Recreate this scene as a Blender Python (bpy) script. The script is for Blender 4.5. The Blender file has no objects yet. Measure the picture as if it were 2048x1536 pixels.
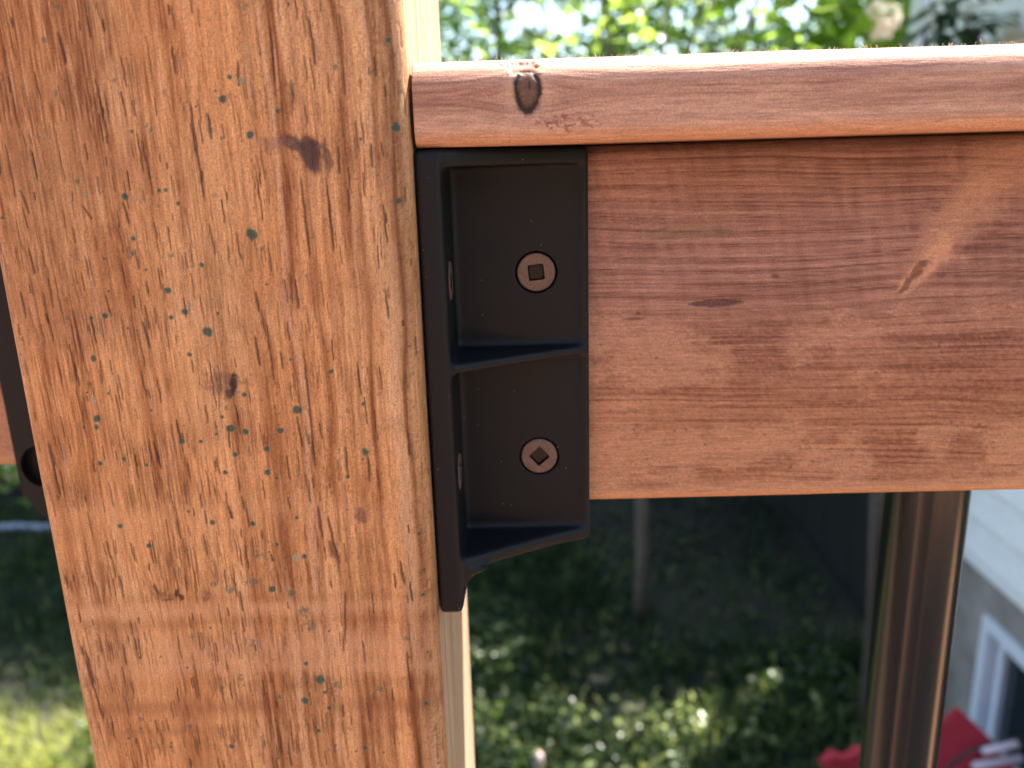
import bpy, bmesh, math
import numpy as np
from mathutils import Vector, Matrix

# ------------------------------------------------------------------ camera, light, exposure
S = 0.001                                   # everything below is worked out in millimetres
scene = bpy.context.scene
CAM = np.array([22.04, -172.92, 86.26])
RX, RY, RZ, FPX = .2649, -.030, .016, 1656.0
_cz, _sz, _cx, _sx, _cy, _sy = math.cos(RZ), math.sin(RZ), math.cos(RX), math.sin(RX), math.cos(RY), math.sin(RY)
_f = np.array([-_sz*_cx, _cz*_cx, -_sx]); _r0 = np.array([_cz, _sz, 0.]); _u0 = np.cross(_r0, _f)
_r = _r0*_cy + _u0*_sy; _u = -_r0*_sy + _u0*_cy
cd = bpy.data.cameras.new('camera'); cam = bpy.data.objects.new('camera', cd)
scene.collection.objects.link(cam)
cam.matrix_world = Matrix(((_r[0], _u[0], -_f[0], CAM[0]*S), (_r[1], _u[1], -_f[1], CAM[1]*S),
                           (_r[2], _u[2], -_f[2], CAM[2]*S), (0, 0, 0, 1)))
cd.sensor_width = 36.0; cd.lens = 36.0*FPX/2048.0
cd.clip_start = 0.01; cd.clip_end = 500
cd.dof.use_dof = True; cd.dof.focus_distance = 0.180; cd.dof.aperture_fstop = cd.lens/2.1
scene.camera = cam

SUN = Vector((.36, .34, 1.0)).normalized()
w = bpy.data.worlds.new('World'); scene.world = w; w.use_nodes = True
nt = w.node_tree; bg = nt.nodes['Background']
sky = nt.nodes.new('ShaderNodeTexSky'); sky.sky_type = 'NISHITA'; sky.sun_disc = False
sky.sun_elevation = math.asin(SUN.z); sky.sun_rotation = math.atan2(SUN.x, SUN.y)
nt.links.new(sky.outputs[0], bg.inputs[0]); bg.inputs[1].default_value = 0.11
sl = bpy.data.lights.new('sun', 'SUN'); so = bpy.data.objects.new('sun', sl); scene.collection.objects.link(so)
sl.energy = 5.0; sl.angle = math.radians(.53); sl.color = (1.0, .95, .86)
so.rotation_euler = SUN.to_track_quat('Z', 'Y').to_euler()
vs = scene.view_settings; vs.view_transform = 'Standard'; vs.look = 'None'; vs.exposure = 2.25; vs.gamma = 1
vs.use_curve_mapping = False
scene.cycles.max_bounces = 10; scene.cycles.diffuse_bounces = 5; scene.cycles.transparent_max_bounces = 8
scene.cycles.use_denoising = True; scene.cycles.sample_clamp_indirect = 8

rng = np.random.default_rng(7)

# ------------------------------------------------------------------ helpers
def ray(x, y): return _f + _r*(x-1024)/FPX - _u*(y-768)/FPX
def on_y(x, y, Y): d = ray(x, y); p = CAM + d*((Y-CAM[1])/d[1]); return p

def tag(o, label=None, cat=None, group=None, kind=None):
    for k, v in (('label', label), ('category', cat), ('group', group), ('kind', kind)):
        if v: o[k] = v
    return o
def empty(name, loc=(0, 0, 0), rz=0):
    o = bpy.data.objects.new(name, None); scene.collection.objects.link(o)
    o.location = [c*S for c in loc]; o.rotation_euler.z = rz; o.empty_display_size = .02
    return o
def link(name, me, mat=None, parent=None):
    o = bpy.data.objects.new(name, me); scene.collection.objects.link(o)
    if mat: me.materials.append(mat)
    if parent:
        o.parent = parent
        o.matrix_parent_inverse = Matrix.Identity(4)
    return o
def np_mesh(name, V, F, smooth=True, mm=True):
    """V (n,3), F (m,k) with constant k"""
    V = np.asarray(V, np.float32)*(S if mm else 1); F = np.asarray(F, np.int32)
    me = bpy.data.meshes.new(name); m, k = F.shape
    me.vertices.add(len(V)); me.vertices.foreach_set('co', V.ravel())
    me.loops.add(m*k); me.loops.foreach_set('vertex_index', F.ravel())
    me.polygons.add(m); me.polygons.foreach_set('loop_start', np.arange(0, m*k, k, dtype=np.int32))
    me.polygons.foreach_set('use_smooth', np.full(m, smooth))
    me.update(calc_edges=True)
    return me
def set_col(me, name, C):
    a = me.color_attributes.new(name, 'FLOAT_COLOR', 'POINT')
    C4 = np.ones((len(C), 4), np.float32); C4[:, :3] = C
    a.data.foreach_set('color', C4.ravel())
def bm_obj(name, bm, mat, parent=None, smooth=False):
    me = bpy.data.meshes.new(name)
    bmesh.ops.scale(bm, vec=(S, S, S), verts=bm.verts)
    bm.to_mesh(me); bm.free()
    if smooth:
        for p in me.polygons: p.use_smooth = True
    return link(name, me, mat, parent)
def box(bm, x0, x1, y0, y1, z0, z1, bev=0):
    r = bmesh.ops.create_cube(bm, size=1)
    for v in r['verts']:
        v.co = ((x0+x1)/2+v.co.x*(x1-x0), (y0+y1)/2+v.co.y*(y1-y0), (z0+z1)/2+v.co.z*(z1-z0))
    if bev:
        es = list({e for v in r['verts'] for e in v.link_edges})
        bmesh.ops.bevel(bm, geom=es, offset=bev, segments=2, affect='EDGES', profile=.5)
def prism(bm, pts, axis, a, b):
    """closed polygon pts (2-D) extruded along axis from a to b"""
    def mk(p, t):
        return {'x': (t, p[0], p[1]), 'y': (p[0], t, p[1]), 'z': (p[0], p[1], t)}[axis]
    A = [bm.verts.new(mk(p, a)) for p in pts]; B = [bm.verts.new(mk(p, b)) for p in pts]
    fs = [bm.faces.new(A), bm.faces.new(B[::-1])]
    n = len(pts)
    for i in range(n): fs.append(bm.faces.new((A[i], B[i], B[(i+1) % n], A[(i+1) % n])))
    bmesh.ops.recalc_face_normals(bm, faces=fs)
    return A+B
def tube(bm, pts, r, n=12, cap=True):
    pts = [Vector(p) for p in pts]; rr = r if hasattr(r, '__len__') else [r]*len(pts); rings = []
    for i, p in enumerate(pts):
        t = (pts[min(i+1, len(pts)-1)]-pts[max(i-1, 0)]).normalized()
        a = t.orthogonal().normalized() if i == 0 else (a - t*a.dot(t)).normalized()
        b = t.cross(a)
        rings.append([bm.verts.new(p+(a*math.cos(2*math.pi*k/n)+b*math.sin(2*math.pi*k/n))*rr[i]) for k in range(n)])
    for q, s in zip(rings, rings[1:]):
        for k in range(n): bm.faces.new((q[k], q[(k+1) % n], s[(k+1) % n], s[k]))
    if cap: bm.faces.new(rings[0][::-1]); bm.faces.new(rings[-1])

# value noise
_tab = rng.random((256, 256)).astype(np.float32)
def vn(x, y, seed=0):
    x = np.asarray(x, np.float32)+seed*37.7+1000; y = np.asarray(y, np.float32)+seed*91.3+1000
    xi = np.floor(x).astype(int); yi = np.floor(y).astype(int); fx = x-xi; fy = y-yi
    fx = fx*fx*(3-2*fx); fy = fy*fy*(3-2*fy); g = lambda i, j: _tab[i & 255, j & 255]
    return (g(xi, yi)*(1-fx)+g(xi+1, yi)*fx)*(1-fy)+(g(xi, yi+1)*(1-fx)+g(xi+1, yi+1)*fx)*fy
def fbm(x, y, seed=0, o=3):
    s = 0; a = .5; t = 0
    for k in range(o): s = s+a*vn(x*2**k, y*2**k, seed+k*5); t += a; a *= .55
    return s/t
def sstep(a, b, x): t = np.clip((x-a)/(b-a), 0, 1); return t*t*(3-2*t)
def lerp(A, B, t): return A*(1-t[..., None])+np.asarray(B, np.float32)*t[..., None]

# ------------------------------------------------------------------ materials
def new_mat(name):
    m = bpy.data.materials.new(name); m.use_nodes = True
    return m, m.node_tree, m.node_tree.nodes['Principled BSDF']
def simple(name, col, rough=.6, scale=0, amp=.25, metal=0, bump=0, spec=.5, coat=0, dist=.0005):
    m, t, b = new_mat(name); b.inputs['Roughness'].default_value = rough; b.inputs['Metallic'].default_value = metal
    b.inputs['Specular IOR Level'].default_value = spec; b.inputs['Base Color'].default_value = (*col, 1)
    b.inputs['Coat Weight'].default_value = coat
    if scale:
        tc = t.nodes.new('ShaderNodeTexCoord'); n = t.nodes.new('ShaderNodeTexNoise')
        n.inputs['Scale'].default_value = scale; n.inputs['Detail'].default_value = 5
        t.links.new(tc.outputs['Object'], n.inputs['Vector'])
        r = t.nodes.new('ShaderNodeValToRGB'); e = r.color_ramp.elements
        e[0].position = .3; e[1].position = .7
        e[0].color = (*[c*(1-amp) for c in col], 1); e[1].color = (*[min(1, c*(1+amp)) for c in col], 1)
        t.links.new(n.outputs['Fac'], r.inputs['Fac']); t.links.new(r.outputs['Color'], b.inputs['Base Color'])
        if bump:
            bp = t.nodes.new('ShaderNodeBump'); bp.inputs['Strength'].default_value = bump; bp.inputs['Distance'].default_value = dist
            t.links.new(n.outputs['Fac'], bp.inputs['Height']); t.links.new(bp.outputs['Normal'], b.inputs['Normal'])
    return m
def wood_mat(name, along, rough=.62):
    """grain colour arrives as a point colour; fine pores, sheen and tooth are procedural. along = axis of the grain"""
    m, t, b = new_mat(name); N, L = t.nodes, t.links
    tc = N.new('ShaderNodeTexCoord'); at = N.new('ShaderNodeAttribute'); at.attribute_name = 'Col'
    mp = N.new('ShaderNodeMapping'); sc = [5200, 5200, 5200]; sc[along] = 450
    mp.inputs['Scale'].default_value = sc; L.new(tc.outputs['Object'], mp.inputs['Vector'])
    n1 = N.new('ShaderNodeTexNoise'); n1.inputs['Scale'].default_value = .55; n1.inputs['Detail'].default_value = 4
    L.new(mp.outputs[0], n1.inputs['Vector'])
    n2 = N.new('ShaderNodeTexNoise'); n2.inputs['Scale'].default_value = 2600; n2.inputs['Detail'].default_value = 3
    L.new(tc.outputs['Object'], n2.inputs['Vector'])
    mr = N.new('ShaderNodeMapRange'); mr.inputs[1].default_value = .3; mr.inputs[2].default_value = .7
    mr.inputs[3].default_value = .80; mr.inputs[4].default_value = 1.15; L.new(n1.outputs['Fac'], mr.inputs[0])
    mr2 = N.new('ShaderNodeMapRange'); mr2.inputs[1].default_value = .3; mr2.inputs[2].default_value = .7
    mr2.inputs[3].default_value = .80; mr2.inputs[4].default_value = 1.18; L.new(n2.outputs['Fac'], mr2.inputs[0])
    mu = N.new('ShaderNodeMath'); mu.operation = 'MULTIPLY'; L.new(mr.outputs[0], mu.inputs[0]); L.new(mr2.outputs[0], mu.inputs[1])
    vm = N.new('ShaderNodeVectorMath'); vm.operation = 'SCALE'
    L.new(at.outputs['Color'], vm.inputs[0]); L.new(mu.outputs[0], vm.inputs['Scale']); L.new(vm.outputs[0], b.inputs['Base Color'])
    b.inputs['Roughness'].default_value = rough; b.inputs['Specular IOR Level'].default_value = .25
    ad = N.new('ShaderNodeMath'); ad.operation = 'ADD'; L.new(n1.outputs['Fac'], ad.inputs[0]); L.new(n2.outputs['Fac'], ad.inputs[1])
    bp = N.new('ShaderNodeBump'); bp.inputs['Strength'].default_value = .55; bp.inputs['Distance'].default_value = .00012
    L.new(ad.outputs[0], bp.inputs['Height']); L.new(bp.outputs['Normal'], b.inputs['Normal'])
    return m
def leaf_mat(name, c1, c2, trans=.45, rough=.4, scale=14, tcol=None, pos=0):
    m, t, b = new_mat(name); N, L = t.nodes, t.links
    at = N.new('ShaderNodeAttribute'); at.attribute_name = 'Col'
    if c1 is None:
        r = N.new('ShaderNodeGamma'); L.new(at.outputs['Color'], r.inputs[0])
    else:
        r = N.new('ShaderNodeValToRGB'); e = r.color_ramp.elements
        e[0].position = pos; e[0].color = (*c1, 1); e[1].color = (*c2, 1); L.new(at.outputs['Fac'], r.inputs['Fac'])
    L.new(r.outputs[0], b.inputs['Base Color']); b.inputs['Roughness'].default_value = rough
    tr = N.new('ShaderNodeBsdfTranslucent'); vm = N.new('ShaderNodeVectorMath'); vm.operation = 'MULTIPLY'
    vm.inputs[1].default_value = tcol or (1.9, 2.3, .7)
    L.new(r.outputs[0], vm.inputs[0]); L.new(vm.outputs[0], tr.inputs['Color'])
    mx = N.new('ShaderNodeMixShader'); mx.inputs[0].default_value = trans
    L.new(b.outputs[0], mx.inputs[1]); L.new(tr.outputs[0], mx.inputs[2])
    L.new(mx.outputs[0], N['Material Output'].inputs['Surface'])
    return m

M_post = wood_mat('stained_pine_upright', 2)
M_rail = wood_mat('stained_pine_lengthwise', 0, .55)
def black_metal():
    m, t, b = new_mat('black_powder_coat'); N, L = t.nodes, t.links
    tc = N.new('ShaderNodeTexCoord')
    n = N.new('ShaderNodeTexNoise'); n.inputs['Scale'].default_value = 1500; n.inputs['Detail'].default_value = 2
    L.new(tc.outputs['Object'], n.inputs['Vector'])
    n2 = N.new('ShaderNodeTexNoise'); n2.inputs['Scale'].default_value = 60; n2.inputs['Detail'].default_value = 4
    L.new(tc.outputs['Object'], n2.inputs['Vector'])
    mr = N.new('ShaderNodeMapRange'); mr.inputs[3].default_value = .40; mr.inputs[4].default_value = .60; L.new(n2.outputs['Fac'], mr.inputs[0])
    L.new(mr.outputs[0], b.inputs['Roughness'])
    vo = N.new('ShaderNodeTexVoronoi'); vo.inputs['Scale'].default_value = 560; L.new(tc.outputs['Object'], vo.inputs['Vector'])
    lt = N.new('ShaderNodeMath'); lt.operation = 'LESS_THAN'; lt.inputs[1].default_value = .055; L.new(vo.outputs['Distance'], lt.inputs[0])
    sx = N.new('ShaderNodeSeparateColor'); L.new(vo.outputs['Color'], sx.inputs[0])
    g2 = N.new('ShaderNodeMath'); g2.operation = 'GREATER_THAN'; g2.inputs[1].default_value = .68; L.new(sx.outputs[0], g2.inputs[0])
    an = N.new('ShaderNodeMath'); an.operation = 'MULTIPLY'; L.new(lt.outputs[0], an.inputs[0]); L.new(g2.outputs[0], an.inputs[1])
    mx = N.new('ShaderNodeMixRGB'); mx.inputs[1].default_value = (.0052, .0060, .0080, 1); mx.inputs[2].default_value = (.35, .33, .30, 1)
    L.new(an.outputs[0], mx.inputs[0]); L.new(mx.outputs[0], b.inputs['Base Color'])
    bp = N.new('ShaderNodeBump'); bp.inputs['Strength'].default_value = .25; bp.inputs['Distance'].default_value = .00006
    L.new(n.outputs['Fac'], bp.inputs['Height']); L.new(bp.outputs['Normal'], b.inputs['Normal'])
    b.inputs['Specular IOR Level'].default_value = .24
    return m
M_black = black_metal()
M_strap = simple('dark_bronze_coat', (.009, .007, .0065), .6, 900, .2, bump=.2, dist=.0001, spec=.3)
M_gloss = simple('glossy_black_paint', (.006, .006, .007), .24, 300, .15, spec=.6)
M_screw = simple('brown_screw_coating', (.14, .086, .066), .50, 2500, .35, bump=.5, dist=.00012, metal=.3)
M_nick = simple('worn_bare_steel', (.75, .70, .66), .25, 3000, .2, metal=1)
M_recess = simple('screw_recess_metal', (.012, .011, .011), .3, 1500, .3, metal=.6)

# ------------------------------------------------------------------ timber
POST_LIGHT = np.array((.71, .340, .138), np.float32); POST_DARK = np.array((.34, .130, .046), np.float32)

def stamp_rows(C, D, A, B, fn, a0, a1, b0, b1):
    """apply fn on the sub-rectangle a0..a1 (columns) x b0..b1 (rows)"""
    i0, i1 = np.searchsorted(A, (a0, a1)); j0, j1 = np.searchsorted(B, (b0, b1))
    if i1-i0 < 1 or j1-j0 < 1: return
    aa, bb = np.meshgrid(A[i0:i1], B[j0:j1])
    fn(aa, bb, C[j0:j1, i0:i1], D[j0:j1, i0:i1])
def checks(C, D, A, B, lst, col=(.055, .020, .012)):
    """short grain checks: (a, b0, b1, half width, darkness, lean) running along b"""
    for a, b0, b1, hw, dk, lean in lst:
        mid = (b0+b1)/2; h = (b1-b0)/2
        def fn(aa, bb, c, d):
            t = np.clip(1-((bb-mid)/h)**2, 0, 1); off = lean*(bb-mid)+.12*(vn(bb*.7, bb*0+a, 9)-.5)*2
            m = np.clip(1.25-np.abs(aa-a-off)/(hw*(.35+.65*t)+.14), 0, 1)**.8*(t > 0)*np.clip(t*3, 0, 1)*dk
            c[...] = lerp(c, col, m); d -= m*.22
        w_ = hw+1+abs(lean)*h
        stamp_rows(C, D, A, B, fn, a-w_, a+w_, b0, b1)
def spots(C, D, A, B, lst, col):
    for a, b, r, k in lst:
        sq = 1.25 if k == 'l' else 1
        def fn(aa, bb, c, d):
            dd = np.sqrt((aa-a)**2+((bb-b)/sq)**2)/r+.55*(fbm(aa*1.6, bb*1.1, 3, 2)-.5)
            m = 1-sstep(.7, 1.1, dd); ring = np.exp(-((dd-.95)/.22)**2)
            if k == 'f': m = m*.62*sstep(.38, .5, fbm(aa*3, bb*1.2, 4, 2))
            if k == 'p': c[...] = lerp(c, (.30, .30, .20), m*.65)
            else: c[...] = lerp(lerp(c, (.30, .24, .15), ring*.35), col, m*.9)
            d += ring*.03-m*.06
        stamp_rows(C, D, A, B, fn, a-r*1.8, a+r*1.8, b-r*2, b+r*2)

def post_paint(A, B):
    """A = arc length across (0 = right front arris centre, front face runs -89..0, right side 0..89); B = height, mm"""
    a, b = np.meshgrid(A.astype(np.float32), B.astype(np.float32))
    a = a+.012*(b-40)*0
    C = np.empty(a.shape+(3,), np.float32); D = np.zeros(a.shape, np.float32)
    wv = a+1.6*(fbm(a*.03, b*.02, 11)-.5)*6
    broad = fbm(wv*.16, b*.006, 1, 3); mid = fbm(wv*.50, b*.012, 2, 3)
    fine = fbm(a*2.1, b*.06, 3, 3); hair = fbm(a*3.6, b*.13, 4, 2)
    right = sstep(-52, -28, a)
    m = .50+(broad-.5)*.95+(mid-.5)*(.8+1.6*right)+(fine-.5)*.85
    # furry hairs come in patches
    patch = sstep(.47, .62, fbm(a*.045, b*.085, 6, 3))*(1-.6*right)
    m += (hair-.5)*1.5*patch
    cl = fbm(a*.10, b*.085, 8, 4)
    m += (cl-.5)*.7
    C[...] = lerp(np.broadcast_to(POST_LIGHT, C.shape), POST_DARK, np.clip(m, 0, 1.25))
    # greyish sun-bleached bloom and yellowish sapwood
    yl = sstep(.55, .8, fbm(a*.12, b*.02, 21, 2)); C = lerp(C, C.mean(-1, keepdims=True)*np.array((1.45, .93, .50), np.float32)*np.ones_like(C), yl*.0+0*yl) if False else C
    hue = (fbm(a*.06, b*.03, 15, 2)-.5)
    C *= np.stack([1+.10*hue, 1-.10*hue, 1-.30*hue], -1)
    # pale fibres raised between the hairs
    pl = sstep(.68, .85, fbm(a*1.1, b*.045, 31, 2)); C = lerp(C, (.72, .40, .21), pl*.5)
    sl_ = sstep(.56, .72, fbm(wv*.42, b*.008, 33, 2))*right; C = lerp(C, (.78, .43, .22), sl_*.6)
    po = vn(a*4.2, b*1.9, 35); C *= (1-.30*sstep(.62, .9, po)*(.5+.5*right))[..., None]
    # cross bands left by the planer, lower part of the post
    def band(z, h, amp, sd):
        e = z+1.6*(fbm(a*.04, b*0+sd, sd, 2)-.5)
        return np.exp(-((b-e)/h)**2)*amp*(.35+.65*sstep(.3, .6, fbm(a*.05, b*.1, sd+2, 3)))
    dk = band(-17, 1.5, .45, 41)+band(-10.5, 1.2, .35, 42)+band(-40.5, 2.3, .8, 43)+band(-46.5, 1.3, .55, 44)+band(-34, 1.4, .40, 45)+band(30, 3, .25, 46)+band(62, 4, .3, 47)+band(88, 4, .3, 48)
    C = lerp(C, (.25, .085, .036), np.clip(dk*.6, 0, .5))
    lt = band(-14, 1.6, .55, 51)+band(-24, 3.5, .55, 52)+band(-29.5, 1.8, .5, 53)+band(10, 4, .3, 54)+band(54, 4, .25, 55)
    C = lerp(C, (.64, .32, .165), np.clip(lt, 0, .6))
    # short checks
    L = []
    r_ = np.random.default_rng(12)
    for _ in range(1000):
        x = r_.uniform(-88, 5); z = r_.uniform(-72, 132)
        if x > -40 and r_.random() < .5: continue
        ln = r_.uniform(1.5, 7)*(1.8 if r_.random() < .15 else 1)
        L.append((x, z, z+ln, r_.uniform(.01, .10), r_.uniform(.35, .95), r_.uniform(-.07, .0)))
    for _ in range(1500):                                          # fur-like hairs in rows
        row = r_.choice([-52, -47, -36, -26, -8, -1, 14, 24, 40, 51, 66, 80, 97]); x = r_.uniform(-87, -22)
        if fbm(np.array(x*.08), np.array(row*.3), 61, 2) < .42: continue
        ln = r_.uniform(2.5, 7.5); z = row+r_.uniform(-2.5, 2.5)
        L.append((x, z, z+ln, .01, r_.uniform(.2, .6), r_.uniform(-.05, 0)))
    def pc(x0, y0, x1, y1, hw=.18, dk_=.85):
        p = on_y(x0, y0, 0); q = on_y(x1, y1, 0); z0, z1 = sorted((p[2], q[2])); 
        L.append(((p[0]+q[0])/2, z0, z1, hw, dk_, (q[0]-p[0])/(q[2]-p[2])))
    for k in [(378, 195, 410, 408, .2), (343, 90, 350, 150, .12), (113, 60, 133, 132, .18), (203, 35, 209, 65, .25), (415, 222, 424, 282, .25), (540, 50, 550, 170, .16), (618, 35, 632, 135, .18), (600, 345, 620, 520, .16), (653, 360, 668, 510, .16), (765, 405, 775, 490, .13), (742, 285, 745, 338, .13), (675, 290, 680, 350, .13), (475, 120, 478, 175, .2), (284, 640, 302, 700, .2), (510, 670, 520, 735, .22), (605, 685, 632, 950, .15), (690, 890, 697, 960, .15), (733, 905, 740, 968, .15), (510, 580, 518, 625, .2), (40, 380, 60, 430, .16), (95, 880, 122, 1000, .22), (160, 1285, 210, 1450, .25), (170, 1300, 190, 1370, .2), (457, 1010, 465, 1040, .25), (635, 1010, 645, 1080, .22), (655, 1030, 675, 1120, .25), (690, 1180, 690, 1290, .14), (812, 1300, 822, 1385, .18), (800, 1120, 808, 1170, .18), (478, 1180, 486, 1225, .2), (560, 700, 566, 740, .12), (245, 400, 260, 450, .15), (165, 410, 185, 440, .14), (40, 1180-600, 52, 640, .18), (770, 170, 772, 195, .15), (455, 850, 460, 900, .12), (305, 880, 322, 940, .18), (770, 575, 778, 640, .13), (590, 555, 598, 620, .12)]: pc(*k)
    checks(C, D, A, B, L)
    # dark bruised knot, smudge, chipped grain
    def blob(x, y, rx, ry, col, k, ang=0, sd=5, rough=1.2):
        p = on_y(x, y, 0)
        def fn(aa, bb, c, d):
            u = (aa-p[0])*math.cos(ang)+(bb-p[2])*math.sin(ang); v = -(aa-p[0])*math.sin(ang)+(bb-p[2])*math.cos(ang)
            m = 1-sstep(.55, 1.15, np.sqrt((u/rx)**2+(v/ry)**2)+rough*(fbm(aa*.9, bb*.9, sd, 3)-.5))
            c[...] = lerp(c, col, m*k); d -= m*.12*k
        stamp_rows(C, D, A, B, fn, p[0]-2.2*max(rx, ry), p[0]+2.2*max(rx, ry), p[2]-2.2*max(rx, ry), p[2]+2.2*max(rx, ry))
    blob(618, 306, 2.5, 3.9, (.075, .036, .030), .9, .1, 5, .45); blob(583, 284, 2.9, 1.6, (.08, .04, .034), .85, -.5, 6, .5)
    blob(628, 312, 1.7, 4.3, (.08, .04, .034), .75, 0, 9, .5)
    blob(655, 315, 1.0, 3.0, (.14, .06, .045), .7, .2, 7); blob(545, 285, 4.2, 1.4, (.25, .12, .08), .5, 0, 8)
    blob(445, 768, 4.5, 2.8, (.20, .09, .06), .55, 0, 13, 1.4); blob(467, 768, .9, 2.8, (.035, .02, .02), .9, -.15, 14, 1.0); blob(458, 788, 1.7, 1.1, (.05, .03, .03), .8, .6, 15)
    blob(722, 1032, 1.6, 2.2, (.19, .08, .05), .75, 0, 16, .7)
    blob(326, 1192, 1.7, 1.5, (.20, .075, .035), .6, .3, 17, 2.2); blob(312, 1180, .5, 1.9, (.09, .03, .015), .8, .2, 27, 1.0); blob(353, 1188, .7, 1.5, (.07, .025, .015), .9, -.3, 18, 1.2); blob(363, 1196, .8, .8, (.07, .025, .015), .85, 0, 28, 1.6); blob(336, 1200, 1.2, .4, (.10, .04, .02), .7, 0, 29, 1.2); blob(412, 1188, 1.0, 2.0, (.22, .09, .045), .7, 0, 19, 1.6)
    blob(670, 1110, 1.0, 3.2, (.16, .06, .03), .7, .25, 20, 1.2)
    # copper-green specks
    G = [(446,197,7,0),(482,161,6,1),(500,270,7,0),(460,154,4,0),(487,93,4,1),(779,80,5,0),(793,254,8,0),(797,402,5,0),(250,393,6,0),(318,381,4,0),(264,263,3,0),(504,468,10,0),(357,407,4,0),(267,477,5,0),(265,506,5,2),(296,258,8,2),(113,187,6,2),(88,80,5,2),(488,13,7,2),(330,185,5,2),(670,134,5,2),(556,222,4,0),(523,498,5,2),(40,384,4,2),(6,435,4,0),(155,363,5,2),(279,401,5,2),(422,260,5,2),(445,277,4,2),(229,160,4,2),(342,510,5,2),(115,15,5,2),(332,380,4,0),
      (415,663,9,0),(594,819,9,0),(461,857,8,0),(491,864,6,0),(560,861,6,0),(364,883,6,0),(533,898,6,0),(730,904,7,0),(336,581,6,0),(370,624,6,0),(383,609,5,1),(187,717,6,0),(194,837,7,0),(193,854,5,0),(187,800,6,1),(379,709,5,0),(489,789,5,0),(470,909,5,0),(402,883,4,0),(248,918,4,0),(200,927,5,0),(451,945,5,0),(535,945,6,0),(695,954,4,0),(662,743,5,0),(697,821,5,2),(727,808,4,0),(342,635,5,0),(210,631,6,0),(183,636,4,0),(135,636,5,2),(436,627,3,0),(403,530,4,0),(267,507,6,2),(450,816,5,2),(444,834,4,0),(217,787,3,0),(425,1045,5,0),(505,1046,4,0),(377,1023,3,0),(553,956,3,0),(294,930,3,0),(581,719,3,0),(820,693,3,0),
      (506,1048,5,0),(298,1092,5,0),(241,1052,5,0),(514,1108,9,2),(592,1116,8,1),(609,1113,5,0),(554,1089,4,0),(544,1178,7,0),(583,1186,9,2),(491,1163,9,2),(507,1163,8,2),(459,1178,9,2),(428,1168,7,2),(610,1222,12,2),(509,1288,9,2),(840,1068,4,0),(848,1190,4,0),(593,1036,4,0),(640,1359,10,0),(675,1370,8,2),(610,1401,8,0),(759,1378,8,2),(562,1393,7,2),(650,1384,4,0),(612,1327,5,0),(463,1493,6,0),(730,1496,6,0),(636,1462,5,0),(380,1452,6,2),(281,1439,6,2),(480,1355,8,2),(444,1376,5,2),(385,1273,6,2),(658,1416,5,0),(852,1407,5,0),(621,1252,12,2),(281,1456,3,0),(812,1277,6,2),(671,1491,3,0),(257,1477,3,0),(86,270,4,1),(100,282,3,1),(170,388,4,1),(222,744,3,1),(228,760,4,1),(240,755,3,1),(430,740,3,1),(265,740,3,1)]
    sp = []
    for x, y, r, k in G:
        p = on_y(x, y, 0); sp.append((p[0], p[2], r/8.2, {0: 'n', 1: 'p', 2: 'f'}[k]))
    for _ in range(90): sp.append((r_.uniform(-87, 3), r_.uniform(-70, 125), r_.uniform(.15, .38), r_.choice(['n', 'f', 'l'])))
    for _ in range(50): sp.append((r_.uniform(-87, 3), r_.uniform(-70, 125), r_.uniform(.12, .25), 'p'))
    spots(C, D, A, B, sp, (.034, .085, .058))
    # right side face: straight tight grain; brown strip on the arris paints its shaded rounding
    sd = sstep(2, 8, a); st_ = (sstep(-10, -3, a+3*(fbm(a*.1, b*.03, 75, 2)-.5))*(1-sd)*.8)[..., None]
    C = C*(1-st_)+C*np.array((.66, .72, .80), np.float32)*st_
    g = fbm(a*.9, b*.015, 71, 3); C2 = lerp(np.broadcast_to(np.array((.64, .45, .30), np.float32), C.shape), (.36, .23, .14), np.clip(.5+(g-.5)*2.2, 0, 1))  # side face coloured paler to brighten the sunlit strip
    C = C*(1-sd[..., None])+C2*sd[..., None]
    C *= (.93+.14*vn(a*7, b*5, 77))[..., None]
    D += (fine-.5)*.05+(hair-.5)*.06*patch
    return np.clip(C, .01, .9), D

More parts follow.
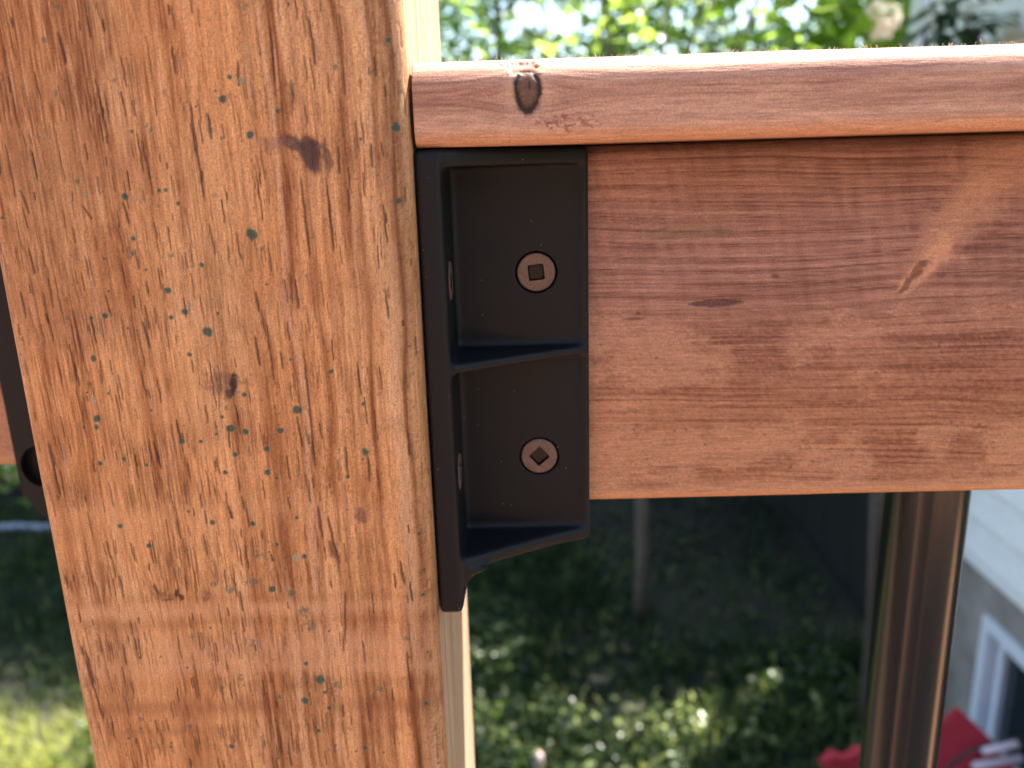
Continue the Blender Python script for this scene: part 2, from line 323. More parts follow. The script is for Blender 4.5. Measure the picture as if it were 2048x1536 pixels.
def rail_paint(A, B):
    """A = arc length over the face from the bottom (0) to the top (89); B = X along the rail"""
    v, x = np.meshgrid(A.astype(np.float32), B.astype(np.float32))
    C = np.empty(v.shape+(3,), np.float32); D = np.zeros(v.shape, np.float32)
    # grain bends round the knot at (117, 59)
    kx, kz = 117, 60
    wz = v+.018*(x-60)+2.2*np.exp(-(((x-kx)/26)**2+((v-kz+6)/10)**2))*-1+1.3*(fbm(x*.02, v*.05, 2, 2)-.5)*2+1.3*np.exp(-((x-142)/12)**2)*np.sin(v*.09)
    fine = fbm(x*.040, wz*2.6, 3, 3); mid = fbm(x*.025, wz*.45, 4, 3)
    up = sstep(42, 56, v)
    # late-wood lines: pitch about 3.4 mm above, crowded below
    ph = wz/3.2+.5*fbm(x*.012, wz*.12, 8, 2); fr = ph-np.floor(ph)
    line = np.exp(-((fr-.86)/.045)**2)+.32*np.clip(1-np.abs(fr-.62)/.3, 0, 1)
    ln = line*up*(.45+.9*fbm(x*.05, wz*.3, 9, 2))
    fin2 = fbm(x*.035, wz*3.6, 5, 2)
    m = .47+(mid-.5)*(.30+.25*(1-up))+(fine-.5)*1.0+(fin2-.5)*.55+ln*.80
    ph2 = wz/1.6; fr2 = ph2-np.floor(ph2); lo = 1-up
    m += lo*(np.exp(-((fr2-.8)/.1)**2)*.45*sstep(.35, .6, fbm(x*.04, wz*.5, 10, 2)))
    # sawn, torn bright patches in the lower half
    tp = sstep(.47, .64, fbm(x*.055+.2, v*.09, 12, 3))*lo*sstep(1, 6, v)
    tex = (vn(x*.9, v*2.1, 13)-.45)*1.5+(vn(x*2.0+v, v*2.9, 14)-.5)*1.5
    m -= tp*(.22+tex*1.25)+(1-up)*(vn(x*1.4+.6*v, v*1.5, 19)-.5)*.45
    m += (fbm(x*.035, v*.05, 16, 2)-.5)*.7
    # faint vertical chatter in the upper half
    m += up*(fbm(x*.55+v*.12, v*.12, 17, 2)-.5)*.45
    gr_ = sstep(66, 20, v)[..., None]
    L0 = np.array((.45, .235, .175), np.float32)*(1-gr_)+np.array((.50, .232, .122), np.float32)*gr_; Dk = np.array((.21, .088, .064), np.float32)*(1-gr_)+np.array((.25, .092, .046), np.float32)*gr_
    mc = np.clip(m, 0, 1.25)[..., None]; C[...] = L0*(1-mc)+Dk*mc
    C = lerp(C, (.56, .29, .16), tp*np.clip(.35-tex*.6, 0, .6))
    C = lerp(C, (.55, .29, .155), sstep(5.5, 2.5, v)*.75)                     # eased lower edge, painted paler for its warm bounce glow
    C = lerp(C, (.16, .085, .06), sstep(83.5, 88, v)*.25)  # top edge darkened as shade under the cap
    # knot: a pale ragged stripe rising to the right with a rough brown foot
    def seg(x0, z0, x1, z1, wd, col, k, sd, rg=1.0, e0=.5, e1=1.1):
        nonlocal C, D
        dx, dz = x1-x0, z1-z0; l2 = dx*dx+dz*dz; t = np.clip(((x-x0)*dx+(v-z0)*dz)/l2, 0, 1)
        q = np.sqrt((x-x0-t*dx)**2+(v-z0-t*dz)**2)/(wd*(.7+.6*t))+rg*(fbm(x*.5, v*.5, sd, 3)-.5)
        mm = (1-sstep(e0, e1, q))*k; C = lerp(C, col, mm); return mm
    seg(115, 56, 130, 76, 4.2, (.56, .29, .175), .52, 31, 1.6, .0, 1.5); seg(119, 62, 137, 86, 7.4, (.54, .285, .18), .45, 39, 2.0, .0, 1.6)
    seg(113.5, 53.5, 122, 63.5, 2.6, (.60, .31, .18), .8, 32, .9)
    mm = seg(113, 53, 117.5, 59, 1.2, (.15, .055, .035), .75, 33, 1.8); D -= mm*.2
    D += (fbm(x*.6, v*.6, 34, 3)-.5)*.9*np.exp(-(((x-118)/6)**2+((v-59)/6)**2))
    # pitch pocket
    p = on_y(1432, 606, 25.5); q = np.abs(v-p[2]-.02*(x-p[0]))/1.0+((x-p[0])/7.0)**2+.35*(fbm(x*2, v*3, 35, 2)-.5)
    mk = (1-sstep(.85, 1.15, q)); C = lerp(C, (.075, .035, .03), mk*.92*(.72+.3*vn(x*4, v*4, 36))); D -= mk*.15
    for px, py, rx, rz in ((1270, 638, 3, .5), (1278, 628, .4, .4), (1275, 627, .5, .5), (1380, 466, 13, 2.0), (1550, 552, 1.0, .7)):
        p = on_y(px, py, 25.5); q = np.sqrt(((x-p[0])/rx)**2+((v-p[2])/rz)**2)+.6*(fbm(x, v*2, 37, 2)-.5)
        col = (.12, .045, .03) if rx < 10 else (.20, .16, .08)
        C = lerp(C, col, (1-sstep(.6, 1.1, q))*(.7 if rx < 10 else .35))
    # pin-prick tear-out
    r_ = np.random.default_rng(4)
    for _ in range(420):
        cx, cz = r_.uniform(38, 155), r_.uniform(6, 42)
        if fbm(np.array(cx*.055+.2), np.array(cz*.09), 12, 3) < .47: continue
        s_ = r_.uniform(.18, .4)
        i0, i1 = np.searchsorted(A, (cz-1, cz+1)); j0, j1 = np.searchsorted(B, (cx-1.3, cx+1.3))
        vv, xx = v[j0:j1, i0:i1], x[j0:j1, i0:i1]
        mq = np.clip(1.2-np.sqrt(((xx-cx)/(s_*1.4))**2+((vv-cz)/s_)**2), 0, 1)*r_.uniform(.3, .75)
        C[j0:j1, i0:i1] = lerp(C[j0:j1, i0:i1], (.13, .05, .035), mq); D[j0:j1, i0:i1] -= mq*.15
    # fine dark lengthwise checks
    for _ in range(260):
        cx, cz, hl = r_.uniform(36, 150), r_.uniform(2, 87), r_.uniform(1.5, 8)
        i0, i1 = np.searchsorted(A, (cz-.9, cz+.9)); j0, j1 = np.searchsorted(B, (cx-hl, cx+hl))
        vv, xx = v[j0:j1, i0:i1], x[j0:j1, i0:i1]
        mq = np.clip(1-np.abs(vv-cz+.018*(xx-cx))/.22, 0, 1)*np.clip(1-((xx-cx)/hl)**2, 0, 1)*r_.uniform(.15, .6)
        C[j0:j1, i0:i1] = lerp(C[j0:j1, i0:i1], (.10, .04, .028), mq); D[j0:j1, i0:i1] -= mq*.12
    D += (fine-.5)*.10-ln*.07+tp*tex*.09
    C *= (.92+.16*vn(x*4, v*7, 38))[..., None]
    return np.clip(C, .01, .9), D

def cap_paint(A, B):
    v, x = np.meshgrid(A.astype(np.float32), B.astype(np.float32))
    C = np.empty(v.shape+(3,), np.float32); D = np.zeros(v.shape, np.float32)
    k = on_y(1055, 178, 3); kx, kz = k[0], k[2]-89.05
    r2 = ((x-kx)/9)**2
    wz = v-3.2*np.exp(-r2)*np.sign(kz-1-v)*np.exp(-((v-kz+1)/6)**2)*-1+.008*x
    fine = fbm(x*.05, wz*1.9, 51, 3); mid = fbm(x*.03, wz*.35, 52, 3); cl = fbm(x*.05, v*.15, 53, 3)
    m = .35+(fine-.5)*1.0+(mid-.5)*.9+(cl-.5)*.7+.25*sstep(4.5, 8, v)
    ph = wz/1.5+fbm(x*.02, wz*.3, 55, 2); fr = ph-np.floor(ph)
    m += np.exp(-((fr-.8)/.09)**2)*.4*sstep(.4, .6, fbm(x*.06, wz*.6, 56, 2))*np.clip(1.3-r2*.0, 0, 1)
    C[...] = lerp(np.broadcast_to(np.array((.60, .34, .22), np.float32), C.shape), (.35, .165, .11), np.clip(m, 0, 1.2))
    C = lerp(C, (.60, .32, .18), sstep(5.5, 2.8, v)*.35)  # lower rounding tinted warm for the bounce glow
    # knot: pale halo, dark bark ring, brown heart, small chipped top
    q = np.sqrt(((x-kx)/(2.55))**2+((v-kz)/(4.3))**2)+.30*(fbm(x*.9, v*.9, 57, 3)-.5)
    halo = np.exp(-((np.sqrt(((x-kx)/4.6)**2+((v-kz+.6)/5.6)**2)-.8)/.42)**2); C = lerp(C, (.54, .31, .20), halo*.65)
    ring = np.exp(-((q-.93)/.20)**2); core = 1-sstep(.75, 1.0, q)
    C = lerp(C, (.13, .065, .04), core*.92); C = lerp(C, (.022, .013, .01), np.clip(ring*1.15, 0, .97))
    q2 = np.sqrt(((x-kx-.4)/.35)**2+((v-kz-.7)/1.1)**2); C = lerp(C, (.04, .02, .015), (1-sstep(.6, 1.2, q2))*.8)
    chip = (1-sstep(.6, 1.1, np.sqrt(((x-kx+1.5)/4.2)**2+((v-kz-5.2)/1.9)**2)+.9*(fbm(x, v, 58, 2)-.5)))
    C = lerp(C, (.22, .10, .06), chip*.7); D -= chip*.45+ring*.25; D += core*.10*(fbm(x*1.5, v*1.5, 59, 2))
    sp = (1-sstep(.4, 1.1, np.sqrt(((x-kx-8)/9)**2+((v-4.2)/2.6)**2)+.3*(fbm(x*.4, v*.6, 60, 2)-.5)))*sstep(.52, .68, fbm(x*1.3, v*1.6, 61, 2))
    C = lerp(C, (.22, .07, .045), sp*.75)
    C = lerp(C, (.12, .065, .05), sstep(-2.3, -3.2, v)*.9)          # underside coloured dark as the shade band below the cap
    D += (fine-.5)*.09
    C *= (.93+.14*vn(x*4, v*7, 62))[..., None]
    return np.clip(C, .01, .9), D

def spaced(*segs):
    out = []
    for a, b, st in segs:
        n = max(1, int(round((b-a)/st))); out += list(np.linspace(a, b, n, endpoint=False))
    out.append(segs[-1][1]); return np.array(out)

def timber(name, W, H, rad, along, lens, start, paint, mat, parent=None, dense=None, wv=0.0, paint_shift=0, flip=False, nseg=16):
    """rounded rectangle section swept along an axis.
    section coordinate p runs along the shown face, q is depth (0 = shown face, +Y away from the camera).
    arc length over the shown face is the paint coordinate."""
    dn, ds = dense
    P, Q, NP, NQ, ARC = [], [], [], [], []
    def add(p, q, n0, n1, a): P.append(p); Q.append(q); NP.append(n0); NQ.append(n1); ARC.append(a)
    # start on low side, at back; go forward, over the shown face, then back along the high side, then across the back
    r0, r1 = rad if isinstance(rad, tuple) else (rad, rad); pi2 = math.pi/2
    for t in np.linspace(H-r0, r0, max(2, int((H-2*r0)/ds[0])))[:-1]: add(0, t, -1, 0, -t)
    for t in np.linspace(0, pi2, nseg)[:-1]: add(r0-r0*math.cos(t), r0-r0*math.sin(t), -math.cos(t), -math.sin(t), r0-r0*math.cos(t)-(r0-r0*math.sin(t))*.4)
    for t in np.arange(r0, W-r1, dn): add(t, 0, 0, -1, t)
    for t in np.linspace(0, pi2, nseg)[:-1]: add(W-r1+r1*math.sin(t), r1-r1*math.cos(t), math.sin(t), -math.cos(t), W-r1+r1*math.sin(t)+(r1-r1*math.cos(t))*.4)
    for t in np.linspace(r1, H-r1, max(2, int((H-2*r1)/ds[1])))[:-1]: add(W, t, 1, 0, W+t)
    for t in np.linspace(0, pi2, 6)[:-1]: add(W-r1+r1*math.cos(t), H-r1+r1*math.sin(t), math.cos(t), math.sin(t), W+H)
    for t in np.linspace(W-r1, r0, 8)[:-1]: add(t, H, 0, 1, W+H+5)
    for t in np.linspace(pi2, math.pi, 6)[:-1]: add(r0+r0*math.cos(t), H-r0+r0*math.sin(t), math.cos(t), math.sin(t), -H)
    P, Q, NP, NQ, ARC = map(np.array, (P, Q, NP, NQ, ARC))
    order = np.argsort(ARC, kind='stable'); inv = np.argsort(order)
    A = ARC[order]+paint_shift
    C, D = paint(A, lens); C = C[:, inv]; D = D[:, inv]
    n, k = len(lens), len(P)
    T = np.repeat(lens[:, None], k, 1)
    wave = wv*(fbm(T*.02, T*0+P[None]*.02, 5, 2)-.5)
    p = P[None]+NP[None]*(D+wave); q = Q[None]+NQ[None]*(D+wave)
    V = np.zeros((n, k, 3))
    if along == 2: V[..., 0] = start[0]+p; V[..., 1] = start[1]+q; V[..., 2] = T
    else: V[..., 0] = T; V[..., 1] = start[1]+q; V[..., 2] = start[2]+p
    idx = np.arange(n*k).reshape(n, k); a = idx[:-1]; b = idx[1:]
    F = np.stack([a, np.roll(a, -1, 1), np.roll(b, -1, 1), b], -1).reshape(-1, 4)
    if along == 0: F = F[:, ::-1]
    # slightly eased ends with end caps as centre fans (degenerate quads avoided by using two verts)
    V = V.reshape(-1, 3)
    c0 = V[:k].mean(0); c1 = V[-k:].mean(0); V = np.vstack([V, c0, c1]); n0 = n*k
    capsF = []
    for i in range(0, k-1, 2):
        j, l = (i+1) % k, (i+2) % k
        capsF.append((i, n0, l, j) if along == 2 else (j, l, n0, i)); m_ = (n-1)*k
        capsF.append((m_+j, m_+l, n0+1, m_+i) if along == 2 else (m_+i, n0+1, m_+l, m_+j))
    if k % 2: capsF += [(k-1, n0, 0, 0)] if False else []
    F = np.vstack([F, np.array(capsF)])
    me = np_mesh(name, V, F)
    Cc = np.vstack([C.reshape(-1, 3), C[0].mean(0)*.8, C[-1].mean(0)*.8]); set_col(me, 'Col', Cc)
    at = me.polygons; sm = np.ones(len(F), bool); sm[-len(capsF):] = False; at.foreach_set('use_smooth', sm)
    return link(name, me, mat, parent)

post = timber('deck_post', 89, 89, 4.5, 2, spaced((-1600, -74, 60), (-74, 131, .25), (131, 260, 12)), (-89, 0, 0), post_paint, M_post,
              dense=(.25, (8, 1.6)), paint_shift=-89, wv=.3)
tag(post, 'square brown stained timber post with green specks and dark checks, filling the left side', 'post')
rail = timber('top_rail', 88.9, 38, 3.2, 0, spaced((6.2, 34, 2), (34, 165, .27), (165, 1315, 30)), (0, 25.5, 0), rail_paint, M_rail,
              dense=(.27, (4, 4)), wv=.3)
tag(rail, 'reddish brown timber rail on edge, screwed to the black bracket right of the post', 'rail')
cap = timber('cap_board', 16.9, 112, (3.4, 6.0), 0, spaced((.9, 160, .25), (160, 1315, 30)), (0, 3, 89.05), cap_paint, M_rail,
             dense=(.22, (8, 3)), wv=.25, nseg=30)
tag(cap, 'flat cap board with a dark knot and sunlit top edge, lying on the right-hand rail', 'board')
def left_paint(A, B): return rail_paint(A, B+90-40)
lrail = timber('top_rail', 88.9, 38, 3.2, 0, spaced((-1400, -165, 40), (-165, -133.1, .4)), (0, 63.4, 0), left_paint, M_rail, dense=(.4, (4, 4)))
tag(lrail, 'short strip of timber rail at the left picture edge, behind the dark strap plate', 'rail')
# raised fibres standing up along the sunlit arris of the cap
def fibres():
    V, F = [], []; r_ = np.random.default_rng(3)
    cl_ = [r_.uniform(2, 150) for _ in range(26)]
    for _ in range(330):
        x = r_.uniform(2, 150) if r_.random() < .45 else cl_[r_.integers(26)]+r_.normal(0, 1.2); y = 3+r_.uniform(3, 8); z = 89.05+16.9-max(0, (6.0-(y-3)))**2/12.5+.02
        h = r_.uniform(.15, .8)*(1.8 if r_.random() < .08 else 1); lx = r_.normal(0, .5)*h; wd = .035; i = len(V)
        V += [(x-wd, y, z-.1), (x+wd, y, z-.1), (x+lx+wd*.5, y+r_.normal(0, .2), z+h), (x+lx-wd*.5, y, z+h)]; F.append((i, i+1, i+2, i+3))
    me = np_mesh('wood_fibres', V, F); o = link('wood_fibres', me, simple('pale_wood_fibre', (.8, .68, .55), .8, 300), cap)
    tag(o, kind='stuff')
fibres()
# a dark shim line of sealant where the cap meets the post
# ------------------------------------------------------------------ cast bracket
def cast_bracket(root):
    bm = bmesh.new()
    X1 = 37.8
    prism(bm, [(4, -18.3), (8, -19.3), (28, -21), (50, -19), (66, -12), (68, -2), (68, 87.5), (66, 88.8), (5, 88.8), (4, 87.5)], 'x', .4, 5.9)
    prism(bm, [(.6, 22.2), (X1, 22.2), (X1, 25.2), (.6, 25.2)], 'z', -8, 88.8)           # face plate
    prism(bm, [(X1-2.0, 21.7), (X1, 21.7), (X1, 25.2), (X1-2.0, 25.2)], 'z', -8, 88.8)    # rim at the free edge
    web = [(5, 4.2), (9, 6.2), (15, 9.8), (22, 13.8), (30, 18.2), (X1, 21.3), (X1, 24.5), (5, 24.5)]
    prism(bm, web, 'z', 85.0, 88.8); prism(bm, web, 'z', 40.4, 42.8); prism(bm, web, 'z', -8, -4.6)
    prism(bm, [(.6, 64.2), (X1, 64.2), (X1, 67.4), (.6, 67.4)], 'z', -8, 88.8)           # back plate
    prism(bm, [(.6, 24), (X1, 24), (X1, 66), (.6, 66)], 'z', -8, -.6)                    # saddle below the rail
    prism(bm, [(5, -6), (X1-1, -7.2), (25, -10.8), (15.5, -15.0), (10, -18.2), (7.2, -20.5), (5, -21.3)], 'y', 26, 34)
    prism(bm, [(5, -7), (13, -7.6), (8.5, -9.6), (6.5, -13), (5, -16)], 'y', 5.2, 27)     # fillet in front
    me = bpy.data.meshes.new('tmp'); bm.to_mesh(me); bm.free()
    o = bpy.data.objects.new('tmp', me); scene.collection.objects.link(o)
    m = o.modifiers.new('r', 'REMESH'); m.mode = 'VOXEL'; m.voxel_size = .50
    m = o.modifiers.new('s', 'SMOOTH'); m.factor = .5; m.iterations = 24
    # countersunk seats
    cb = bmesh.new()
    for (x, z) in SCREWS:
        bmesh.ops.create_cone(cb, cap_ends=True, segments=48, radius1=5.0, radius2=5.0, depth=6, matrix=Matrix.Translation((x, 19.2+1.1, z)) @ Matrix.Rotation(math.pi/2, 4, 'X'))
    for (y, z) in SIDE:
        bmesh.ops.create_cone(cb, cap_ends=True, segments=40, radius1=5.2, radius2=5.2, depth=4, matrix=Matrix.Translation((5.9+.9, y, z)) @ Matrix.Rotation(math.pi/2, 4, 'Y'))
    cm = bpy.data.meshes.new('cut'); cb.to_mesh(cm); cb.free(); co = bpy.data.objects.new('cut', cm); scene.collection.objects.link(co)
    m = o.modifiers.new('b', 'BOOLEAN'); m.operation = 'DIFFERENCE'; m.object = co; m.solver = 'EXACT'
    dg = bpy.context.evaluated_depsgraph_get(); ev = o.evaluated_get(dg); me2 = bpy.data.meshes.new_from_object(ev)
    bpy.data.objects.remove(o); bpy.data.objects.remove(co)
    # split into the parts one can point at, keeping the continuous shading normals
    nv = len(me2.vertices); co_ = np.empty(nv*3, np.float32); me2.vertices.foreach_get('co', co_); co_ = co_.reshape(-1, 3)
    vn_ = np.empty(nv*3, np.float32); me2.vertex_normals.foreach_get('vector', vn_); vn_ = vn_.reshape(-1, 3)
    bm = bmesh.new(); bm.from_mesh(me2); groups = {}
    for f in bm.faces:
        c = f.calc_center_median()
        if c.x < 6.1: g = 'side_flange'
        elif c.y < 21.6 and c.z > 78: g = 'rib_top'
        elif c.y < 21.6 and 36 < c.z < 47 and c.x < 35.4: g = 'rib_mid'
        elif c.z < -1.2 and (c.y < 21.6 or c.z < -8.0): g = 'rib_low'
        elif c.z < 1 and c.y > 24: g = 'rail_seat'
        elif c.y > 50: g = 'rear_plate'
        else: g = 'face_plate'
        groups.setdefault(g, []).append([v.index for v in f.verts])
    bm.free()
    for g, fs in groups.items():
        used = sorted({i for f in fs for i in f}); mp = {i: k for k, i in enumerate(used)}
        me = bpy.data.meshes.new(g); me.from_pydata([tuple(co_[i]*S) for i in used], [], [[mp[i] for i in f] for f in fs])
        for p in me.polygons: p.use_smooth = True
        me.normals_split_custom_set_from_vertices([tuple(vn_[i]) for i in used])
        nm = 'rib' if g.startswith('rib_') else g
        ob = link(nm, me, M_black, root)
SCREWS = [(25.4, 60.4), (25.2, 14.4)]; SIDE = [(14.0, 60.2), (13.8, 14.2)]
bracket = empty('rail_bracket', (0, 0, 0))
tag(bracket, 'black cast metal rail bracket with two pockets and screws, between post and right rail', 'bracket')
cast_bracket(bracket)
def screw(parent, M, ang, worn=True):
    """disc head with a square recess; local +Z points out of the head"""
    bm = bmesh.new(); n = 48; R0, R1 = 4.25, 4.5; hs = 1.78
    circ = lambda r, z: [bm.verts.new((r*math.cos(2*math.pi*k/n), r*math.sin(2*math.pi*k/n), z)) for k in range(n)]
    c_top = circ(R0, .0); c_edge = circ(R1, -.22); c_bot = circ(R1-.3, -1.2)
    sq = []
    for k in range(n):
        a = 2*math.pi*k/n; c, s = math.cos(a), math.sin(a); d = hs/max(abs(c), abs(s)); d = min(d, hs*1.33)
        sq.append((d*math.cos(a), d*math.sin(a)))
    rot = lambda p: (p[0]*math.cos(ang)-p[1]*math.sin(ang), p[0]*math.sin(ang)+p[1]*math.cos(ang))
    s_top = [bm.verts.new((*rot((x*1.06, y*1.06)), -.02)) for x, y in sq]
    def near(i): return s_top[(i-int(round(ang/(2*math.pi)*n))) % n]
    for k in range(n):
        l = (k+1) % n
        bm.faces.new((near(k), c_top[k], c_top[l], near(l))); bm.faces.new((c_top[k], c_edge[k], c_edge[l], c_top[l])); bm.faces.new((c_edge[k], c_bot[k], c_bot[l], c_edge[l]))
    bm.faces.new(c_bot)
    bmesh.ops.recalc_face_normals(bm, faces=bm.faces[:])
    bm2 = bmesh.new(); st = [bm2.verts.new((*rot((x*1.06, y*1.06)), -.02)) for x, y in sq]; s_mid = [bm2.verts.new((*rot((x, y)), -.3)) for x, y in sq]; sb = [bm2.verts.new((*rot((x*.86, y*.86)), -1.0)) for x, y in sq]
    for k in range(n):
        l = (k+1) % n
        bm2.faces.new((st[k], s_mid[k], s_mid[l], st[l])); bm2.faces.new((s_mid[k], sb[k], sb[l], s_mid[l]))
    bm2.faces.new(sb)
    for b_ in (bm, bm2): bmesh.ops.transform(b_, matrix=M, verts=b_.verts)
    s = bm_obj('screw', bm, M_screw, parent); rc = bm_obj('drive_recess', bm2, M_recess, s)
    rc.data.materials.append(M_nick)                                 # coating worn off along two edges of the socket
    for i, p in enumerate(rc.data.polygons):
        if worn and i % 2 == 0 and (i//2) in list(range(4, 11))+list(range(44, 48))+[0, 1]: p.material_index = 1
    return s
R_front = Matrix.Rotation(math.pi/2, 4, 'X')
for (x, z), a in zip(SCREWS, (.10, .72)):
    screw(bracket, Matrix.Translation((x, 22.25, z)) @ R_front, a)
for (y, z), a in zip(SIDE, (.3, .9)):
    screw(bracket, Matrix.Translation((6.0, y, z)) @ Matrix.Rotation(math.pi/2, 4, 'Y'), a, False)

# ------------------------------------------------------------------ strap plate on the other side of the post
def strap():
    root = empty('strap_bracket', (-89, 60, 0))
    tag(root, 'flat dark bronze bracket plate with a round hole, left of the post', 'bracket')
    ox, oy = -89, 60
    bm = bmesh.new(); out = [(-131.6, 88), (-131.6, -7.4), (-130.9, -8.4), (-104, -47), (-89.3, -47), (-89.3, 88)]
    c = (-124.4, 1.1); n = 40
    # plate with a hole: ring of quads from the hole to points on the outline
    def hit(a):
        d = (math.cos(a), math.sin(a)); best = 1e9
        for p, q in zip(out, out[1:]+out[:1]):
            ex, ez = q[0]-p[0], q[1]-p[1]; den = d[0]*ez-d[1]*ex
            if abs(den) < 1e-9: continue
            t = ((p[0]-c[0])*ez-(p[1]-c[1])*ex)/den; s_ = ((p[0]-c[0])*d[1]-(p[1]-c[1])*d[0])/den
            if t > 0 and -1e-6 <= s_ <= 1+1e-6: best = min(best, t)
        return (c[0]+d[0]*best, c[1]+d[1]*best)
    angs = sorted([2*math.pi*k/n for k in range(n)]+[math.atan2(p[1]-c[1], p[0]-c[0]) % (2*math.pi) for p in out])
    hole = [(c[0]+5.9*math.cos(a), c[1]+6.5*math.sin(a)) for a in angs]; rim = [hit(a) for a in angs]; N_ = len(angs)
    mk = lambda L, y: [bm.verts.new((p[0]-ox, y-oy, p[1])) for p in L]
    h0, r0, h1, r1 = mk(hole, 60), mk(rim, 60), mk(hole, 63), mk(rim, 63)
    for k in range(N_):
        l = (k+1) % N_
        for q in ((h0[k], r0[k], r0[l], h0[l]), (h1[l], r1[l], r1[k], h1[k]), (h0[l], h1[l], h1[k], h0[k]), (r0[k], r1[k], r1[l], r0[l])): bm.faces.new(q)
    bmesh.ops.recalc_face_normals(bm, faces=bm.faces[:])
    bm_obj('face_plate', bm, M_strap, root)
    bm = bmesh.new(); box(bm, -92.3-ox, -89.2-ox, 63.2-oy, 84-oy, -47, 88, .4); bm_obj('side_flange', bm, M_strap, root)
    bm = bmesh.new(); box(bm, -133-ox, -92.4-ox, 63.1-oy, 65.2-oy, -7, 86, .3); bm_obj('rear_plate', bm, M_black, root)  # black sheet added behind the hole so it looks dark
strap()

# ------------------------------------------------------------------ baluster
bal = empty('baluster', (134.2, 44.5, -800))
tag(bal, 'glossy black round metal baluster hanging below the right-hand rail', 'baluster')
bm = bmesh.new()
prof = []
n = 160
for k in range(n):
    a = 2*math.pi*k/n; r = 10.78+.02*math.cos(11*a)+.015*math.cos(17*a+1)                   # drawn tube, very slightly fluted
    prof.append((r*math.cos(a), r*math.sin(a)))
prism(bm, prof, 'z', 0, 799.5)
bmesh.ops.delete(bm, geom=[f for f in bm.faces if len(f.verts) > 4], context='FACES_ONLY')
b_ = bm_obj('tube', bm, M_gloss, bal, True)
for p in b_.data.polygons:
    if len(p.vertices) > 4: p.use_smooth = False
bm = bmesh.new()
tube(bm, [(0, 0, 1), (0, 0, 26)], 13.5, 24); bm_obj('foot_collar', bm, M_black, bal)

exec_order = 'details follow'
# ------------------------------------------------------------------ deck the photographer stands on
M_deck = simple('warm_deck_boards', (.56, .29, .165), .6, 6, .2, bump=.3, dist=.002)
bm = bmesh.new()
for k in range(44):
    x1 = 2800-k*146; box(bm, x1-138, x1, -3230, 118, -885, -860, 2)
dk = bm_obj('deck_floor', bm, M_deck); tag(dk, kind='structure')

# unseen dark wedges added on the deck to shape reflections; the lit boards between them show as the warm stripes in the baluster
M_wedge = simple('wedge_black', (.012, .012, .013), .85, 200, .2)
def mat(a0, a1, r0, r1, label):
    bx, by = 134, 44; c = math.radians((a0+a1)/2); cx, cy = bx+math.cos(c)*(r0+r1)/2, by+math.sin(c)*(r0+r1)/2
    P = [(bx+math.cos(math.radians(a))*r-cx, by+math.sin(math.radians(a))*r-cy) for a, r in ((a0, r0), (a0, r1), ((a0+a1)/2, r1*1.03), (a1, r1), (a1, r0))]
    bm = bmesh.new(); prism(bm, P, 'z', 0, 9); o = bm_obj('rubber_mat', bm, M_wedge); o.location = (cx*S, cy*S, -.8595); tag(o, label, 'wedge', 'dark mats laid on the deck')
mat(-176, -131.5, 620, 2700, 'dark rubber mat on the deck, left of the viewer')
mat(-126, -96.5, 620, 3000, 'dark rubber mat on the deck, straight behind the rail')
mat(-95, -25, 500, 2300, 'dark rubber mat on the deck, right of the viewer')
# wall added out of view behind the photographer: only seen as stripes in the glossy baluster
def rear_wall():
    root = empty('rear_house_wall', (0, -3300, -860)); tag(root, 'dark brown house wall with pale door posts behind the viewer', 'added wall')
    bm = bmesh.new(); box(bm, -4200, 1300, -60, 0, -900, 2700); bm_obj('wall', bm, simple('dark_brown_cladding', (.11, .065, .045), .8, 8, .3), root)
    mt = simple('pale_oak_trim', (.62, .42, .26), .6, 12, .2)
    for x, wd in ((-3200, 200), (-2100, 420), (-1250, 120), (-620, 300), (150, 140), (520, 90), (1080, 170)):
        bm = bmesh.new(); box(bm, x, x+wd, 2, 60, 0, 2300, 4); bm_obj('door_post', bm, mt, root)
rear_wall()

# ------------------------------------------------------------------ garden ground
G = -1750
def ground():
    gx = spaced((-60000, -6000, 9000), (-6000, -3500, 500), (-3500, 1400, 60), (1400, 6000, 400), (6000, 60000, 9000)); gy = spaced((-30000, -2000, 7000), (-2000, 1500, 350), (1500, 5000, 60), (5000, 12000, 700), (12000, 120000, 12000))
    X, Y = np.meshgrid(gx, gy); Z = G+38*(fbm(X*.002, Y*.002, 3, 3)-.5)*(np.abs(X) < 7000)
    V = np.stack([X, Y, Z], -1).reshape(-1, 3); n, k = X.shape; idx = np.arange(n*k).reshape(n, k); a = idx[:-1]; b = idx[1:]
    F = np.stack([a[:, :-1], a[:, 1:], b[:, 1:], b[:, :-1]], -1).reshape(-1, 4)
    m, t, bs = new_mat('lawn_soil'); N, L = t.nodes, t.links; bs.inputs['Roughness'].default_value = .95
    tc = N.new('ShaderNodeTexCoord'); ns = N.new('ShaderNodeTexNoise'); ns.inputs['Scale'].default_value = 9; ns.inputs['Detail'].default_value = 8
    L.new(tc.outputs['Object'], ns.inputs['Vector']); r = N.new('ShaderNodeValToRGB'); e = r.color_ramp.elements
    e[0].position = .35; e[1].position = .7; e[0].color = (.018, .014, .014, 1); e[1].color = (.030, .032, .016, 1)
    L.new(ns.outputs['Fac'], r.inputs['Fac']); L.new(r.outputs[0], bs.inputs['Base Color'])
    o = link('ground', np_mesh('ground', V, F), m); tag(o, kind='structure')
ground()
M_grass = leaf_mat('grass_blades', None, None, .45, .5, tcol=(1.5, 1.6, .8))
def rand_leafs(V, F, C, pos, nrm, ln, wd, shade, fold=.25):
    """folded 4-tri leaves; arrays of centre, direction pair"""
